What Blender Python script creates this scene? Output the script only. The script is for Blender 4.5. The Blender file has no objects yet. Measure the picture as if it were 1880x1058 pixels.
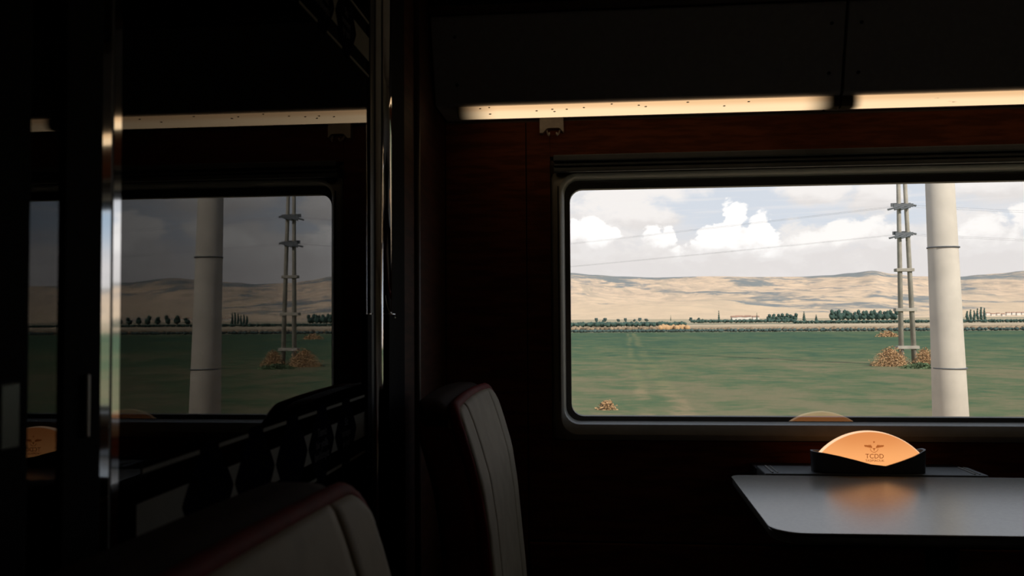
import bpy, bmesh, math, random
from mathutils import Vector, Matrix, noise
R = math.radians
PI = math.pi
random.seed(7)
scene = bpy.context.scene
col = scene.collection

# ------------------------------------------------------------------ camera
EYE = 1.16                                    # eye height above the carriage floor
cd = bpy.data.cameras.new('camera')
cam = bpy.data.objects.new('camera', cd)
col.objects.link(cam)
cam.matrix_world = Matrix.Translation((0, 0, EYE)) @ Matrix.Rotation(R(5.35), 4, 'Z') @ \
    Matrix.Rotation(R(92.0), 4, 'X') @ Matrix.Rotation(-.0065, 4, 'Z')
cd.sensor_width = 36
cd.lens = 36 * 1600 / 1880
cd.clip_start = .02
cd.clip_end = 30000
cd.dof.use_dof = True
cd.dof.focus_distance = 4.2
cd.dof.aperture_fstop = 9.0
scene.camera = cam
scene.view_settings.view_transform = 'Standard'
scene.view_settings.look = 'None'
scene.view_settings.gamma = 1
scene.view_settings.use_curve_mapping = False
scene.view_settings.exposure = 0.0
scene.render.film_transparent = False
scene.cycles.max_bounces = 8
scene.cycles.transparent_max_bounces = 12
scene.cycles.caustics_reflective = False
scene.cycles.caustics_refractive = False
scene.cycles.sample_clamp_indirect = 3


# ------------------------------------------------------------------ node helpers
class N:
    def __init__(s, tree):
        s.t = tree
        s.t.nodes.clear()

    def n(s, typ, **kw):
        nd = s.t.nodes.new(typ)
        for k, v in kw.items():
            setattr(nd, k, v)
        return nd

    def put(s, sock, v):
        if isinstance(v, bpy.types.NodeSocket):
            s.t.links.new(v, sock)
        else:
            sock.default_value = v

    def m(s, op, a, b=None, c=None, clamp=False):
        nd = s.n('ShaderNodeMath', operation=op, use_clamp=clamp)
        s.put(nd.inputs[0], a)
        if b is not None:
            s.put(nd.inputs[1], b)
        if c is not None:
            s.put(nd.inputs[2], c)
        return nd.outputs[0]

    def mix(s, f, a, b):
        nd = s.n('ShaderNodeMix', data_type='RGBA')
        s.put(nd.inputs[0], f)
        s.put(nd.inputs[6], a if isinstance(a, bpy.types.NodeSocket) else (*a, 1))
        s.put(nd.inputs[7], b if isinstance(b, bpy.types.NodeSocket) else (*b, 1))
        return nd.outputs[2]

    def step(s, v, a, b):
        nd = s.n('ShaderNodeMapRange', interpolation_type='SMOOTHSTEP')
        s.put(nd.inputs[0], v)
        nd.inputs[1].default_value = a
        nd.inputs[2].default_value = b
        return nd.outputs[0]

    def xyz(s, v):
        nd = s.n('ShaderNodeSeparateXYZ')
        s.put(nd.inputs[0], v)
        return nd.outputs

    def vec(s, x, y, z=0.0):
        nd = s.n('ShaderNodeCombineXYZ')
        s.put(nd.inputs[0], x)
        s.put(nd.inputs[1], y)
        s.put(nd.inputs[2], z)
        return nd.outputs[0]

    def noise(s, v, scale, detail=4, rough=.55, dist=0.0, key='Fac'):
        nd = s.n('ShaderNodeTexNoise')
        s.put(nd.inputs['Vector'], v)
        nd.inputs['Scale'].default_value = scale
        nd.inputs['Detail'].default_value = detail
        nd.inputs['Roughness'].default_value = rough
        nd.inputs['Distortion'].default_value = dist
        return nd.outputs[key]

    def scale(s, v, sc, loc=(0, 0, 0)):
        nd = s.n('ShaderNodeMapping')
        s.put(nd.inputs[0], v)
        nd.inputs['Scale'].default_value = sc
        nd.inputs['Location'].default_value = loc
        return nd.outputs[0]

    def coord(s, key='Object'):
        return s.n('ShaderNodeTexCoord').outputs[key]


# ------------------------------------------------------------------ sky
world = bpy.data.worlds.new('sky')
scene.world = world
world.use_nodes = True
w = N(world.node_tree)
dx, dy, dz = w.xyz(w.coord('Generated'))
hor = w.m('SQRT', w.m('ADD', w.m('MULTIPLY', dx, dx), w.m('MULTIPLY', dy, dy)))
az = w.m('ARCTAN2', dx, dy)
el = w.m('DIVIDE', dz, w.m('MAXIMUM', hor, .02))
p = w.vec(az, w.m('MULTIPLY', el, 1.5), 0.0)
fine = w.noise(p, 34, 6, .6, .3)
wob = w.m('MULTIPLY', w.m('SUBTRACT', fine, .5), .85)
big = w.noise(w.scale(p, (1, 1.6, 1), (3.1, .4, 0)), 6.5, 5, .55)
strat = w.noise(w.scale(p, (1, 5, 1), (1.0, 2.3, 0)), 5, 4, .5)
cov = w.step(w.m('ADD', w.m('MULTIPLY', strat, .45), w.m('MULTIPLY', big, .55)), .46, .60)
blue = w.mix(w.step(el, .0, .9), (.70, .745, .81), (.30, .42, .62))
blue = w.mix(w.step(az, .40, .75), blue, (.42, .54, .68))
sky = w.mix(w.m('MULTIPLY', cov, .8), blue, (.82, .785, .765))
# haze and cloud bank low over the hills
sky = w.mix(w.m('MULTIPLY', w.step(el, .105, .05), .9), sky, (.83, .785, .765))


def union(lst):
    """distance field of several cumulus lobes (1 at their rims), each given by centre and half size; also how high inside the lobe"""
    best, hgt = None, None
    for u0, v0, wu, hv in lst:
        a_ = (u0 - 1090) / 1600
        k_ = 1 / (1 + .113 * abs(a_))
        c_ = math.cos(math.atan(a_ * k_))
        a0, e0 = math.atan(a_ * k_), (586 - v0 - .0065 * (u0 - 1090)) / 1600 * k_ * c_
        ra, re = wu / 1600 * k_ * k_ * c_ * c_, hv / 1600 * k_ * c_
        u = w.m('DIVIDE', w.m('SUBTRACT', az, a0), ra)
        v = w.m('DIVIDE', w.m('SUBTRACT', el, e0), re)
        d = w.m('SQRT', w.m('ADD', w.m('MULTIPLY', u, u), w.m('MULTIPLY', v, v)))
        if best is None:
            best, hgt = d, v
        else:
            nb = w.m('SMOOTH_MIN', best, d, .25)
            hgt = w.m('SMOOTH_MAX', hgt, w.m('SUBTRACT', v, w.m('MAXIMUM', w.m('SUBTRACT', d, 1.2), 0.0)), .3)
            best = nb
    return best, hgt


def clouds(sky, lst, lit, shade, amp, soft, tone0=-.6, tone1=.5):
    d, h = union(lst)
    n_ = w.m('ADD', w.m('MULTIPLY', wob, amp), w.m('MULTIPLY', w.m('SUBTRACT', puffy, .5), amp * 1.3))
    mask = w.step(w.m('ADD', d, n_), 1.0 + soft * .5, 1.0 - soft * .5)
    tone = w.step(w.m('SUBTRACT', h, w.m('MULTIPLY', n_, 1.1)), tone0, tone1)
    return w.mix(mask, sky, w.mix(tone, shade, lit))


puffy = w.noise(w.scale(p, (1, 1.1, 1), (7.7, 2.2, 0)), 17, 5, .6, .2)
GREY, PALE, WHITE = (.79, .755, .735), (.86, .835, .82), (1.08, 1.06, 1.04)
# thin high sheets along the top of the window
sky = clouds(sky, [(1130, 360, 100, 34), (1230, 352, 50, 24), (1190, 402, 70, 22), (1510, 355, 70, 26), (1600, 362, 60, 32), (1850, 345, 110, 28)],
             (.93, .895, .87), GREY, 1.9, .9)
# the hazy bank behind
sky = clouds(sky, [(1080, 470, 110, 46), (1230, 480, 100, 44), (1350, 478, 110, 40), (1500, 462, 90, 56), (1630, 462, 100, 60), (1800, 455, 130, 66),
                   (1990, 462, 100, 44), (2150, 470, 100, 36), (700, 440, 200, 50)], (.88, .85, .83), (.79, .755, .74), 2.0, .6, -.4, .9)
# sunlit cumulus heads
sky = clouds(sky, [(1075, 440, 40, 26), (1112, 450, 28, 24), (1200, 438, 22, 18), (1228, 442, 24, 22), (1270, 462, 40, 22), (1305, 450, 32, 28),
                   (1350, 402, 26, 26), (1348, 438, 40, 36), (1392, 426, 32, 32), (1408, 452, 26, 28)], WHITE, (.84, .81, .795), 2.3, .26, -.55, .45)
sky = clouds(sky, [(1540, 418, 34, 20), (1600, 432, 62, 28), (1500, 450, 50, 22), (1885, 400, 50, 32), (1825, 432, 52, 28), (2030, 400, 60, 36), (2110, 430, 50, 30)],
             (1.02, .99, .96), (.84, .81, .795), 2.4, .5, -.6, .6)
streak = w.step(w.noise(w.scale(p, (1, 12, 1)), 9, 3, .5), .50, .68)
sky = w.mix(w.m('MULTIPLY', w.m('MULTIPLY', streak, .35), w.step(el, .09, .12)), sky, (.92, .88, .86))
below = w.step(el, .0, -.03)
sky = w.mix(below, sky, (.30, .29, .24))
bg = w.n('ShaderNodeBackground')
w.put(bg.inputs[0], sky)
bg.inputs[1].default_value = 1.28
wo = w.n('ShaderNodeOutputWorld')
w.t.links.new(bg.outputs[0], wo.inputs[0])
world.cycles.sampling_method = 'MANUAL'
world.cycles.sample_map_resolution = 512

# ------------------------------------------------------------------ sun
sd = bpy.data.lights.new('sun', 'SUN')
sd.energy = 5.7
sd.color = (1.0, .93, .82)
sd.angle = R(2.0)
sun = bpy.data.objects.new('sun', sd)
col.objects.link(sun)
sun.rotation_euler = Vector((.50, -.72, .60)).to_track_quat('Z', 'Y').to_euler()


# ------------------------------------------------------------------ materials
def pbr(name, color, rough=.5, metal=0.0, spec=.5, var=.12, nscale=30, bump=0.0, stretch=(1, 1, 1), col2=None, coat=0.0):
    m = bpy.data.materials.new(name)
    m.use_nodes = True
    q = N(m.node_tree)
    b = q.n('ShaderNodeBsdfPrincipled')
    o = q.n('ShaderNodeOutputMaterial')
    q.t.links.new(b.outputs[0], o.inputs[0])
    v = q.scale(q.coord(), stretch)
    f = q.noise(v, nscale, 5)
    c2 = col2 or tuple(max(0, c * (1 - var)) for c in color)
    c1 = tuple(c * (1 + var) for c in color) if not col2 else color
    q.put(b.inputs['Base Color'], q.mix(q.step(f, .35, .65), c1, c2))
    b.inputs['Roughness'].default_value = rough
    b.inputs['Metallic'].default_value = metal
    b.inputs['Specular IOR Level'].default_value = spec
    b.inputs['Coat Weight'].default_value = coat
    if bump:
        bp = q.n('ShaderNodeBump')
        bp.inputs['Strength'].default_value = bump
        bp.inputs['Distance'].default_value = .002
        q.put(bp.inputs['Height'], f)
        q.t.links.new(bp.outputs[0], b.inputs['Normal'])
    return m


def glass(name, ior, tint=(1, 1, 1)):
    m = bpy.data.materials.new(name)
    m.use_nodes = True
    q = N(m.node_tree)
    tr = q.n('ShaderNodeBsdfTransparent')
    tr.inputs[0].default_value = (*tint, 1)
    gl = q.n('ShaderNodeBsdfGlossy')
    gl.inputs['Roughness'].default_value = .0
    fr = q.n('ShaderNodeFresnel')
    fr.inputs[0].default_value = ior
    # the back faces of the pane see the same ratio as its front faces
    geo = q.n('ShaderNodeNewGeometry')
    lw = q.n('ShaderNodeFresnel')
    lw.inputs[0].default_value = ior
    mx = q.n('ShaderNodeMixShader')
    fac = q.m('MULTIPLY', fr.outputs[0], q.m('SUBTRACT', 1.0, geo.outputs['Backfacing']))
    q.put(mx.inputs[0], fac)
    q.t.links.new(tr.outputs[0], mx.inputs[1])
    q.t.links.new(gl.outputs[0], mx.inputs[2])
    o = q.n('ShaderNodeOutputMaterial')
    q.t.links.new(mx.outputs[0], o.inputs[0])
    return m


M = {
    'wood': pbr('dark_red_wood', (.105, .029, .009), .7, var=.3, nscale=9, stretch=(1, 1, 7), bump=.1, spec=.12),
    'wood2': pbr('partition_wood', (.045, .014, .007), .6, var=.3, nscale=9, stretch=(1, 1, 7), spec=.15),
    'brown': pbr('brown_panel', (.05, .024, .012), .5, var=.2, nscale=12),
    'cream': pbr('cream_panel', (.55, .52, .47), .6, var=.04),
    'black': pbr('black_rubber', (.008, .008, .009), .5),
    'stile': pbr('black_lacquer', (.006, .006, .008), .8, spec=.05),
    'dark': pbr('dark_lining', (.02, .016, .014), .7, spec=.2),
    'bin': pbr('charcoal_bin', (.30, .30, .31), .6, var=.05, nscale=60, bump=.1),
    'handle': pbr('dull_handle', (.05, .06, .055), .4, 1.0, var=.05),
    'chrome': pbr('polished_chrome', (.80, .80, .80), .05, 1.0, var=.02),
    'alu': pbr('brushed_aluminium', (.16, .16, .165), .35, 1.0, var=.1, nscale=80, stretch=(1, 1, .02)),
    'frame': pbr('grey_window_plastic', (.26, .25, .22), .45, var=.05, spec=.4),
    'housing': pbr('dark_grey_housing', (.055, .06, .065), .45, var=.08),
    'table': pbr('grey_laminate', (.26, .25, .21), .22, var=.05, nscale=160, spec=.9),
    'tedge': pbr('grey_table_edge', (.09, .09, .085), .35),
    'ledge': pbr('grey_ledge', (.09, .095, .09), .45),
    'beige': pbr('beige_leather', (.27, .222, .15), .65, var=.08, nscale=22, bump=.25, spec=.25),
    'red': pbr('dark_red_leather', (.10, .010, .008), .6, var=.2, nscale=18, bump=.2, spec=.2),
    'redtrim': pbr('red_piping', (.15, .008, .007), .7, var=.15, spec=.1),
    'maroon': pbr('brown_crest', (.030, .016, .012), .75, var=.2, spec=.1),
    'film': pbr('frosted_film', (.17, .17, .15), .85, var=.04, spec=.1),
    'navy': pbr('navy_film', (.0035, .0035, .0085), 1.0, var=.05, spec=0),
    'film_text': pbr('grey_film_print', (.07, .07, .075), .8, spec=.1),
    'holder': pbr('dark_lamp_holder', (.028, .030, .032), .42, var=.05),
    'hook': pbr('tan_hook', (.44, .39, .33), .5),
    'carpet': pbr('dark_carpet', (.03, .02, .018), .95, var=.3, nscale=90, bump=.4, spec=.1),
    'screw': pbr('black_screw', (.008, .008, .008), .4),
    'concrete': pbr('pale_concrete', (.50, .455, .39), .85, var=.06, nscale=3, spec=.2),
    'concrete2': pbr('pylon_concrete', (.34, .31, .26), .85, var=.12, nscale=2, spec=.2),
    'steel': pbr('dark_steel', (.09, .10, .11), .6, var=.1),
    'wire': pbr('cable_grey', (.16, .15, .15), .6),
    'trunk': pbr('bark', (.10, .075, .05), .9),
    'leaf': pbr('far_foliage', (.050, .085, .072), .9, var=.3, nscale=1.2, spec=.05),
    'leaf2': pbr('bluish_foliage', (.060, .090, .085), .9, var=.3, nscale=.7, spec=.05),
    'dry': pbr('dry_leaves', (.46, .29, .155), .9, var=.10, nscale=1.5, spec=.05),
    'reed': pbr('brown_reeds', (.24, .18, .12), .9, var=.3, nscale=.6, spec=.05),
    'shrub': pbr('green_shrub', (.12, .17, .09), .9, var=.3, nscale=1.5, spec=.05),
    'housew': pbr('whitewash', (.62, .58, .52), .9, var=.1, nscale=.2),
    'roof': pbr('clay_roof', (.30, .17, .12), .9, var=.2, nscale=.3),
    'dirt': pbr('dusty_track', (.46, .36, .25), .95, var=.15, nscale=.1, spec=.05),
    'pane': glass('coated_window_glass', 2.8),
    'glass': glass('partition_glass', 1.41, (.5, .5, .5)),
}


def ground_mat(name, stops, sc, stretch=(1, 1, 1), bump=0.0):
    m = bpy.data.materials.new(name)
    m.use_nodes = True
    q = N(m.node_tree)
    b = q.n('ShaderNodeBsdfPrincipled')
    o = q.n('ShaderNodeOutputMaterial')
    q.t.links.new(b.outputs[0], o.inputs[0])
    v = q.scale(q.coord(), stretch)
    a = q.noise(v, sc, 6, .6)
    c = q.noise(v, sc * .13, 3, .5)
    f = q.m('ADD', q.m('MULTIPLY', a, .6), q.m('MULTIPLY', c, .5))
    rp = q.n('ShaderNodeValToRGB')
    e = rp.color_ramp.elements
    while len(e) < len(stops):
        e.new(.5)
    for k, (pos, cc) in enumerate(stops):
        e[k].position = pos
        e[k].color = (*cc, 1)
    q.put(rp.inputs[0], f)
    q.put(b.inputs['Base Color'], rp.outputs[0])
    b.inputs['Roughness'].default_value = .95
    b.inputs['Specular IOR Level'].default_value = .08
    return m


cm = bpy.data.materials.new('green_crop')
cm.use_nodes = True
q = N(cm.node_tree)
b = q.n('ShaderNodeBsdfPrincipled')
o = q.n('ShaderNodeOutputMaterial')
q.t.links.new(b.outputs[0], o.inputs[0])
oc = q.coord()
ox, oy, oz = q.xyz(oc)
n1 = q.noise(q.scale(oc, (.35, .30, 1)), 1.0, 6, .62, .4)
n2 = q.noise(q.scale(oc, (.05, .045, 1)), 1.0, 4, .55)
n3 = q.noise(q.scale(oc, (1.1, 1.6, 1)), 1.0, 5, .7)
near = q.step(oy, 130, 22)                              # thin yellowing crop towards the railway
f = q.m('ADD', q.m('ADD', q.m('MULTIPLY', n1, .5), q.m('MULTIPLY', n2, .35)), q.m('ADD', q.m('MULTIPLY', n3, .36), q.m('MULTIPLY', near, .12)))
rp = q.n('ShaderNodeValToRGB')
e = rp.color_ramp.elements
for k, (pos, cc) in enumerate([(.53, (.032, .076, .048)), (.60, (.056, .102, .056)), (.67, (.092, .125, .062)), (.77, (.165, .150, .085))]):
    if k > 1:
        e.new(pos)
    e[k].position = pos
    e[k].color = (*cc, 1)
q.put(rp.inputs[0], f)
# worn double track, dry and straw coloured
dxt = q.m('SUBTRACT', ox, q.m('ADD', q.m('MULTIPLY', oy, .0353), q.m('ADD', 1.15, q.m('MULTIPLY', q.m('SUBTRACT', n2, .5), 2.0))))
tr1 = q.step(q.m('ABSOLUTE', q.m('SUBTRACT', dxt, .55)), .62, .1)
tr2 = q.step(q.m('ABSOLUTE', q.m('ADD', dxt, .55)), .42, .05)
trk = q.m('MULTIPLY', q.m('MAXIMUM', tr1, tr2), q.step(n1, .36, .60))
tc = q.mix(q.step(oy, 45, 29), (.16, .165, .08), (.34, .23, .14))
q.put(b.inputs['Base Color'], q.mix(q.m('MULTIPLY', trk, .8), rp.outputs[0], tc))
b.inputs['Roughness'].default_value = .95
b.inputs['Specular IOR Level'].default_value = .05
M['crop'] = cm
M['stubble'] = ground_mat('stubble', [(.4, (.42, .31, .20)), (.6, (.30, .23, .15)), (.75, (.16, .17, .11))], .05)
M['plain'] = ground_mat('plain', [(.40, (.105, .135, .095)), (.5, (.17, .18, .12)), (.58, (.40, .33, .22)), (.7, (.50, .40, .28))],
                        .006, (.35, 2.2, 1))
M['farm'] = ground_mat('dry_track', [(.35, (.13, .145, .07)), (.5, (.20, .185, .09)), (.65, (.30, .23, .13))], .6)

# hills: dry grass paled for haze, scrub and painted shade on the upper slopes
hm = bpy.data.materials.new('dry_hills')
hm.use_nodes = True
q = N(hm.node_tree)
hb = q.n('ShaderNodeBsdfPrincipled')
ho = q.n('ShaderNodeOutputMaterial')
q.t.links.new(hb.outputs[0], ho.inputs[0])
oc = q.coord()
ox, oy, oz = q.xyz(oc)
pat = q.noise(q.scale(oc, (.0022, .0011, .010)), 1.0, 6, .6, .5)
fin = q.noise(q.scale(oc, (.014, .007, .02)), 1.0, 7, .7, .4)
gul = q.noise(q.scale(oc, (.006, .0012, .006)), 1.0, 5, .6, 1.2)
hi = q.step(oz, 90, 270)
f1 = q.step(q.m('ADD', q.m('ADD', pat, q.m('MULTIPLY', hi, .13)), q.m('MULTIPLY', q.m('SUBTRACT', fin, .5), .45)), .53, .66)
base = q.mix(q.step(fin, .35, .65), (.68, .51, .36), (.46, .365, .28))
base = q.mix(q.m('MULTIPLY', q.step(gul, .50, .64), .6), base, (.33, .29, .235))
base = q.mix(q.m('MULTIPLY', q.step(oz, 120, 0), .7), base, (.62, .475, .325))
q.put(hb.inputs['Base Color'], q.mix(q.m('MULTIPLY', f1, .9), base, (.175, .205, .215)))
hb.inputs['Roughness'].default_value = 1
hb.inputs['Specular IOR Level'].default_value = .02
M['hills'] = hm


def strip_mat(name, x0, x1, x2, x3):
    """warm diffuser over a lamp tube: gives off its full light from x1 to x2, none at x0 and x3 where the tube ends"""
    m = bpy.data.materials.new(name)
    m.use_nodes = True
    q = N(m.node_tree)
    ox, oy, oz = q.xyz(q.coord())
    g = q.m('MULTIPLY', q.step(ox, x0, x1), q.step(ox, x3, x2))
    low = q.step(oz, 1.700, 1.684)
    sp = q.noise(q.scale(q.coord(), (22, 90, 150)), 1.0, 3, .6)
    dirt = q.m('SUBTRACT', 1.0, q.m('MULTIPLY', q.step(sp, .70, .76), .55))
    wav = q.m('ADD', .90, q.m('MULTIPLY', q.noise(q.scale(q.coord(), (3, 1, 60)), 1.0, 2), .2))
    c = q.mix(low, (.93, .58, .30), (1.12, .80, .47))
    em = q.n('ShaderNodeEmission')
    q.put(em.inputs[0], c)
    q.put(em.inputs[1], q.m('MULTIPLY', q.m('MULTIPLY', g, dirt), q.m('MULTIPLY', wav, 1.0)))
    df = q.n('ShaderNodeBsdfDiffuse')
    df.inputs[0].default_value = (.10, .075, .05, 1)
    ad = q.n('ShaderNodeAddShader')
    q.t.links.new(em.outputs[0], ad.inputs[0])
    q.t.links.new(df.outputs[0], ad.inputs[1])
    o = q.n('ShaderNodeOutputMaterial')
    q.t.links.new(ad.outputs[0], o.inputs[0])
    return m


def lamp_mat():
    m = bpy.data.materials.new('glowing_amber_acrylic')
    m.use_nodes = True
    q = N(m.node_tree)
    ox, oy, oz = q.xyz(q.coord())
    r = q.m('SQRT', q.m('ADD', q.m('MULTIPLY', ox, ox), q.m('MULTIPLY', q.m('ADD', oz, .0575), q.m('ADD', oz, .0575))))
    rim = q.step(r, .1535, .1557)
    c = q.mix(q.step(oz, .095, .025), (.76, .275, .085), (1.0, .43, .15))
    c = q.mix(q.m('MULTIPLY', q.step(q.m('ABSOLUTE', ox), .04, .12), .35), c, (.95, .42, .16))
    c = q.mix(q.m('MULTIPLY', rim, .75), c, (1.25, .85, .55))
    em = q.n('ShaderNodeEmission')
    q.put(em.inputs[0], c)
    em.inputs[1].default_value = 1.0
    o = q.n('ShaderNodeOutputMaterial')
    q.t.links.new(em.outputs[0], o.inputs[0])
    return m


ink = bpy.data.materials.new('brown_translucent_ink')
ink.use_nodes = True
q = N(ink.node_tree)
it = q.n('ShaderNodeBsdfTransparent')
it.inputs[0].default_value = (.50, .33, .20, 1)
io = q.n('ShaderNodeOutputMaterial')
q.t.links.new(it.outputs[0], io.inputs[0])
M['ink'] = ink


# ------------------------------------------------------------------ object helpers
def tag(o, label=None, cat=None, group=None, kind=None):
    if label:
        o['label'] = label
    if cat:
        o['category'] = cat
    if group:
        o['group'] = group
    if kind:
        o['kind'] = kind
    return o


def empty(name, loc=(0, 0, 0)):
    o = bpy.data.objects.new(name, None)
    o.location = loc
    o.empty_display_size = .05
    col.objects.link(o)
    return o


def link(name, me, mat, parent=None, smooth=False, loc=None):
    if smooth:
        for pl in me.polygons:
            pl.use_smooth = True
    o = bpy.data.objects.new(name, me)
    if mat:
        me.materials.append(mat)
    col.objects.link(o)
    if parent:
        o.parent = parent
        o.matrix_parent_inverse = Matrix.Translation(-parent.location)
    if loc:
        o.location = loc
    return o


def fin(name, bm, mat, parent=None, smooth=False, bevel=0.0, seg=2):
    bmesh.ops.recalc_face_normals(bm, faces=bm.faces)
    me = bpy.data.meshes.new(name)
    bm.to_mesh(me)
    bm.free()
    o = link(name, me, mat, parent, smooth)
    if bevel:
        md = o.modifiers.new('bevel', 'BEVEL')
        md.width = bevel
        md.segments = seg
        md.limit_method = 'ANGLE'
    return o


def box(bm, x0, x1, y0, y1, z0, z1):
    vs = [bm.verts.new(c) for c in ((x0, y0, z0), (x1, y0, z0), (x1, y1, z0), (x0, y1, z0),
                                    (x0, y0, z1), (x1, y0, z1), (x1, y1, z1), (x0, y1, z1))]
    for f in ((0, 1, 2, 3), (7, 6, 5, 4), (0, 4, 5, 1), (1, 5, 6, 2), (2, 6, 7, 3), (3, 7, 4, 0)):
        bm.faces.new([vs[k] for k in f])


def boxes(name, lst, mat, parent=None, bevel=0.0):
    bm = bmesh.new()
    for b in lst:
        box(bm, *b)
    return fin(name, bm, mat, parent, bevel=bevel)


def prism(bm, pts, axis, a, b):
    """closed polygon pts extruded along axis from a to b; pts give the other two coordinates in order"""
    def P(p, t):
        c = list(p)
        c.insert(axis, t)
        return bm.verts.new(c)
    v0 = [P(p, a) for p in pts]
    v1 = [P(p, b) for p in pts]
    n = len(pts)
    bm.faces.new(v0)
    bm.faces.new(v1[::-1])
    for k in range(n):
        bm.faces.new((v0[k], v1[k], v1[(k + 1) % n], v0[(k + 1) % n]))


def prism_obj(name, pts, axis, a, b, mat, parent=None, bevel=0.0, seg=2, smooth=False):
    bm = bmesh.new()
    prism(bm, pts, axis, a, b)
    return fin(name, bm, mat, parent, bevel=bevel, seg=seg, smooth=smooth)


def tube(bm, pts, r, n=8, r2=None, caps=True):
    """tube along a polyline with radius r (to r2 at the end)"""
    rings = []
    m = len(pts)
    for i, p_ in enumerate(pts):
        p_ = Vector(p_)
        a = Vector(pts[max(i - 1, 0)])
        b = Vector(pts[min(i + 1, m - 1)])
        d = (b - a).normalized()
        up = Vector((0, 0, 1)) if abs(d.z) < .9 else Vector((1, 0, 0))
        s = d.cross(up).normalized()
        t = s.cross(d)
        rr = r + ((r2 - r) * i / (m - 1) if r2 is not None else 0)
        rings.append([bm.verts.new(p_ + s * math.cos(2 * PI * k / n) * rr + t * math.sin(2 * PI * k / n) * rr) for k in range(n)])
    for i in range(m - 1):
        for k in range(n):
            bm.faces.new((rings[i][k], rings[i][(k + 1) % n], rings[i + 1][(k + 1) % n], rings[i + 1][k]))
    if caps:
        bm.faces.new(rings[0][::-1])
        bm.faces.new(rings[-1])


def tube_obj(name, pts, r, mat, parent=None, n=12, r2=None):
    bm = bmesh.new()
    tube(bm, pts, r, n, r2)
    o = fin(name, bm, mat, parent, smooth=True)
    return o


def rrect(x0, x1, z0, z1, r, n=7):
    pts = []
    for cx, cz, a0 in ((x1 - r, z1 - r, 0), (x0 + r, z1 - r, 90), (x0 + r, z0 + r, 180), (x1 - r, z0 + r, 270)):
        for k in range(n):
            a = R(a0 + 90 * k / (n - 1))
            pts.append((cx + r * math.cos(a), cz + r * math.sin(a)))
    return pts


def ring(bm, loops):
    """closed band of quads through a list of (outline, y) loops that all have the same number of points; last joins first"""
    vs = [[bm.verts.new((x, y, z)) for x, z in pts] for pts, y in loops]
    n = len(vs[0])
    L = len(vs)
    for i in range(L):
        a, b = vs[i], vs[(i + 1) % L]
        for k in range(n):
            bm.faces.new((a[k], a[(k + 1) % n], b[(k + 1) % n], b[k]))


def text_obj(name, body, size, mat, parent, mtx, align='CENTER'):
    cu = bpy.data.curves.new(name, 'FONT')
    cu.body = body
    cu.size = size
    cu.align_x = align
    cu.align_y = 'CENTER'
    cu.extrude = .0001
    cu.resolution_u = 3
    t = bpy.data.objects.new(name, cu)
    col.objects.link(t)
    bpy.context.view_layer.update()
    me = bpy.data.meshes.new_from_object(t.evaluated_get(bpy.context.evaluated_depsgraph_get()))
    bpy.data.objects.remove(t)
    me.transform(mtx)
    me.name = name
    me.materials.clear()
    return link(name, me, mat, parent)


# ================================================================== THE CARRIAGE SHELL
WX0, WX1, WZ0, WZ1 = -.064, 1.46, .888, 1.520        # clear pane
PX = -.405                                            # face of the glass partition
struct = lambda o: tag(o, kind='structure')
struct(boxes('floor', [(-3, 2.8, -.5, 2.5, -.08, 0)], M['carpet']))
struct(boxes('ceiling', [(-3, 2.8, -.5, 2.5, 2.14, 2.22)], M['cream']))
struct(boxes('wall_back', [(-3, 2.8, -.58, -.5, -.08, 2.22)], M['cream']))
struct(boxes('wall_right', [(2.72, 2.8, -.5, 2.5, -.08, 2.22)], M['cream']))
struct(boxes('wall_left', [(-3, -2.92, -.5, 2.5, -.08, 2.22)], M['dark']))
fx0, fx1, fz0, fz1 = -.102, 1.498, .846, 1.577
wf = struct(boxes('wall_front', [(-2.92, fx0, 2.39, 2.50, 0, 2.14), (fx1, 2.72, 2.39, 2.50, 0, 2.14),
                                 (fx0, fx1, 2.39, 2.50, 0, fz0), (fx0, fx1, 2.39, 2.50, fz1, 2.14)], M['brown']))
pb = .0012
boxes('wall_panel', [(PX, -.183, 2.375, 2.39, .02, 1.70)], M['wood'], wf, bevel=pb)
boxes('wall_panel', [(-.180, -.1153, 2.375, 2.39, .56, 1.70)], M['wood'], wf, bevel=pb)
boxes('wall_panel', [(-.115, 1.51, 2.375, 2.39, 1.602, 1.70)], M['wood'], wf, bevel=pb)
boxes('wall_panel', [(-.115, 1.51, 2.375, 2.39, .56, .829)], M['wood'], wf, bevel=pb)
boxes('wall_panel', [(1.514, 2.70, 2.375, 2.39, .56, 1.70)], M['wood'], wf, bevel=pb)
boxes('wall_panel', [(-.180, 2.70, 2.372, 2.39, .02, .555)], M['wood'], wf, bevel=.004)
struct(boxes('baseboard_front', [(PX, 2.7, 2.35, 2.373, 0, .09)], M['dark'], bevel=.004))

# ---- window
win = tag(empty('window_1', (.7, 2.40, .85)), kind='structure')
gx0, gx1, gz0, gz1 = WX0 - .014, WX1 + .014, WZ0 - .012, WZ1 + .022      # what the frame leaves open
bm = bmesh.new()
ring(bm, [(rrect(gx0, gx1, gz0, gz1, .04), 2.4245), (rrect(gx0 - .004, gx1 + .004, gz0 - .004, gz1 + .004, .042), 2.378),
          (rrect(gx0 - .012, gx1 + .012, gz0 - .030, gz1 + .012, .046), 2.366),
          (rrect(gx0 - .030, gx1 + .030, gz0 - .045, gz1 + .018, .045), 2.374),
          (rrect(gx0 - .037, gx1 + .037, gz0 - .046, gz1 + .020, .02), 2.3895),
          (rrect(gx0 - .020, gx1 + .020, gz0 - .025, gz1 + .015, .02), 2.3895), (rrect(gx0 - .018, gx1 + .018, gz0 - .022, gz1 + .013, .03), 2.4245)])
fr = fin('window_frame', bm, M['frame'], win, smooth=False, bevel=.001)
for pl in fr.data.polygons:
    pl.use_smooth = True
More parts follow.
